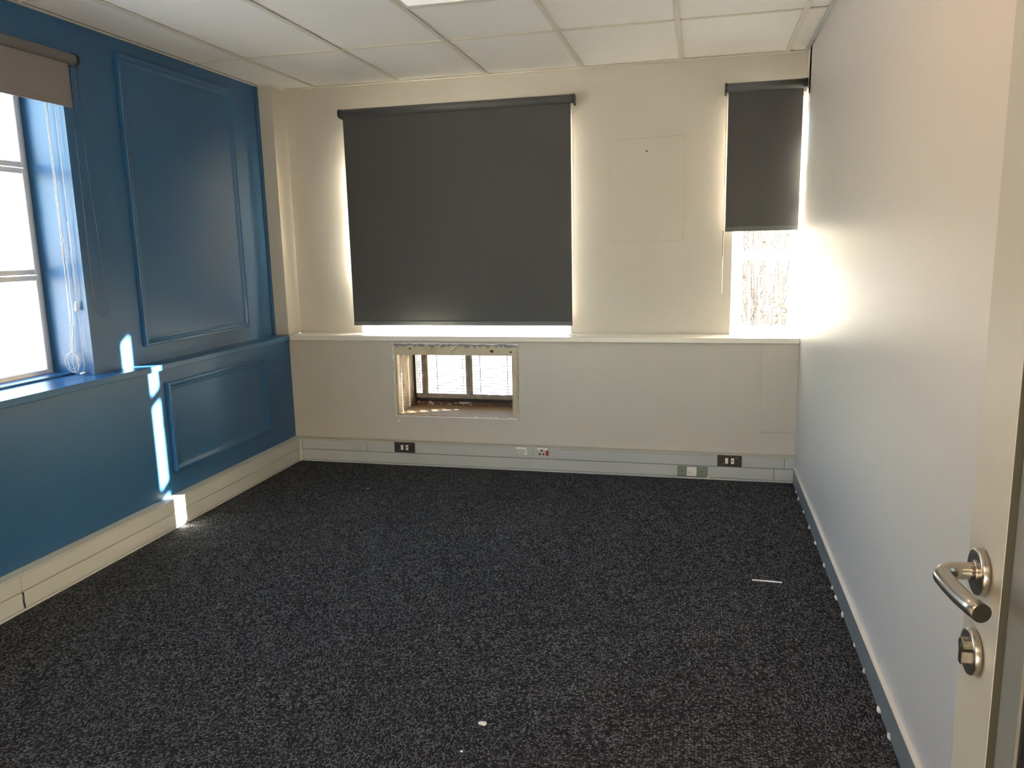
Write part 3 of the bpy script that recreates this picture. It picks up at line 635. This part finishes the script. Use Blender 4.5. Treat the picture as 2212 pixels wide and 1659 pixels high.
# ================================================================ OUTSIDE
GZ = -5.0
struct('ground', [(-140, 140, 0.6, 180, GZ-0.3, GZ), (-140, -0.6, -120, 0.6, GZ-0.3, GZ)], 'paving', 'pale yard outside the windows')
tag(boxes('lawn', [(-1.2, 1.6, 17, 27, GZ, GZ+0.05)], 'grass'), 'green lawn in the yard seen through the grille', 'lawn')
tag(boxes('driveway', [(-14, 2.6, 27, 46, GZ, GZ+0.04)], 'asphalt'), 'dark asphalt drive beyond the lawn seen through the grille', 'road')
struct('wall_outer', [(-0.42, 4.62, 0.41, 0.43, GZ, -0.2), (-0.42, -0.40, -7, 0.43, GZ, -0.01)], 'ext', 'outer wall of the building')
def branchy(name, loc, hgt, label, spread, nst, seed, leafmat, nleaf, leafr, trunk_r=0.12, leaf_box=None):
    r = random.Random(seed); t = thing(name, loc, label, 'tree', 'trees outside')
    x, y, z0 = loc; bm = bmesh.new(); fork = z0 + hgt*0.30
    tube(bm, [(x, y, z0), (x+0.03, y, z0+hgt*0.15), (x, y+0.02, fork)], [trunk_r*1.3, trunk_r, trunk_r*0.85], 8); obj('trunk', bm, 'bark', t)
    bm = bmesh.new(); tips = []
    for i in range(nst):
        a = r.uniform(0, 2*math.pi); sp = spread*math.sqrt(r.uniform(0.02, 1)); h_ = hgt*r.uniform(0.55, 0.72)
        P = []; rr = []
        for k in range(6):
            s = k/5; P.append((x+math.cos(a)*sp*s**0.8+r.uniform(-.09, .09), y+math.sin(a)*sp*s**0.8, fork-0.2+h_*s)); rr.append(0.016*(1-s)+0.006)
        tube(bm, P, rr, 5); tips += P[2:]
        for q in range(9):
            b = P[r.randint(2, 5)]; a2 = r.uniform(0, 6.28); l2 = r.uniform(0.25, 0.6)
            e = (b[0]+math.cos(a2)*l2*0.5, b[1]+math.sin(a2)*l2*0.5, b[2]+l2*r.uniform(0.5, 1.0)); tube(bm, [b, e], [0.009, 0.005], 3); tips.append(e)
    obj('branches', bm, 'bark', t, kind='stuff')
    bm = bmesh.new()
    for i in range(nleaf):
        c = Vector(r.choice(tips)) + Vector((r.gauss(0, leafr), r.gauss(0, leafr), r.gauss(0, leafr)))
        s = r.uniform(0.015, 0.032); m_ = Matrix.Rotation(r.uniform(0, 6.28), 3, 'Z') @ Matrix.Rotation(r.uniform(-1.2, 1.2), 3, 'X')
        vs_ = [bm.verts.new(c + m_ @ Vector(q)) for q in ((-s, 0, 0), (0, -s*0.5, 0), (s, 0, 0), (0, s*0.5, 0))]; bm.faces.new(vs_)
    obj('leaves', bm, leafmat, t, kind='stuff')
    return t
branchy('bare_tree', (3.75, 5.2, GZ), 8.2, 'bare many-stemmed tree seen through the narrow right window', 1.9, 90, 3, 'leaf', 9000, 0.14)
branchy('garden_tree', (4.6, 12.0, GZ), 9.5, 'denser tree standing behind the bare tree outside the right window', 3.0, 60, 5, 'leaf', 9000, 0.35)
branchy('yellow_tree', (-13.5, 9.2, GZ), 4.3, 'yellow-green tree low in the left window', 1.4, 40, 9, 'leaf_yellow', 5000, 0.18)
def round_tree(name, loc, hgt, rad_, label, trunk_r, leafmat):
    r = random.Random(11); t = thing(name, loc, label, 'tree', 'trees outside'); x, y, z0 = loc
    bm = bmesh.new(); tube(bm, [(x, y, z0), (x, y, z0+hgt*0.97)], [trunk_r*1.05, trunk_r*0.95], 12); obj('trunk', bm, 'bark', t)
    bm = bmesh.new(); g = bmesh.ops.create_icosphere(bm, subdivisions=3, radius=rad_, matrix=Matrix.Translation((x, y, z0+hgt)) @ Matrix.Diagonal((1, 1, 0.8, 1)))
    for v in g['verts']: v.co += Vector((r.uniform(-.1, .1), r.uniform(-.1, .1), r.uniform(-.1, .1)))*rad_
    obj('crown', bm, leafmat, t, kind='stuff'); return t
# trunk and shrub added out of view to trim the low sun
def along_sun(x, s): return KS*(x-W) + s
round_tree('sun_blocker_trunk', (6.5, along_sun(6.5, 0.262), GZ), 8.9, 0.8, 'unseen tall trunk added to block sun at the narrow window', 0.119, 'leaf')
t = round_tree('sun_blocker_shrub', (5.9, along_sun(5.9, 0.04), GZ), 5.6, 0.26, 'unseen low evergreen added to cut off the lower sun', 0.09, 'leaf')

# far white building seen through the left window
bl = thing('building', (-46, 43, GZ), 'far white building with small brown windows seen through the left window', 'building')
def facade():
    c = Vector((-42.5, 36.0)); n = Vector((0.74, -0.67)).normalized(); s = Vector((n.y, -n.x))   # s runs along the facade
    def P(u, d, z_): q = c + s*u + n*d; return (q.x, q.y, z_)
    def slab(bm, u0, u1, d0, d1, z0, z1):
        v = [bm.verts.new(P(u, d, z_)) for u in (u0, u1) for d in (d0, d1) for z_ in (z0, z1)]
        for f in ((0, 1, 3, 2), (4, 6, 7, 5), (0, 4, 5, 1), (2, 3, 7, 6), (0, 2, 6, 4), (1, 5, 7, 3)): bm.faces.new([v[i] for i in f])
    bm = bmesh.new(); slab(bm, -14, 22, -9, 0, GZ, 1.6); obj('wall', bm, 'render_white', bl)
    bm = bmesh.new(); slab(bm, -14.4, 22.4, -9.4, 0.4, 1.6, 1.9); obj('roof', bm, 'roof_red', bl)
    for u in [-12+3.0*k for k in range(11)]:
        for z0 in (-4.4, -1.7):
            bm = bmesh.new(); slab(bm, u, u+1.5, 0.0, 0.06, z0, z0+1.5); fr = obj('window', bm, 'render_white', bl)
            for a in range(3):
                for b in range(2):
                    bm = bmesh.new(); slab(bm, u+0.06+a*0.48, u+0.06+a*0.48+0.30, 0.05, 0.09, z0+0.1+b*0.72, z0+0.1+b*0.72+0.52); obj('pane', bm, 'brown_shutter', fr)
facade()
print('objects', len(scene.objects))
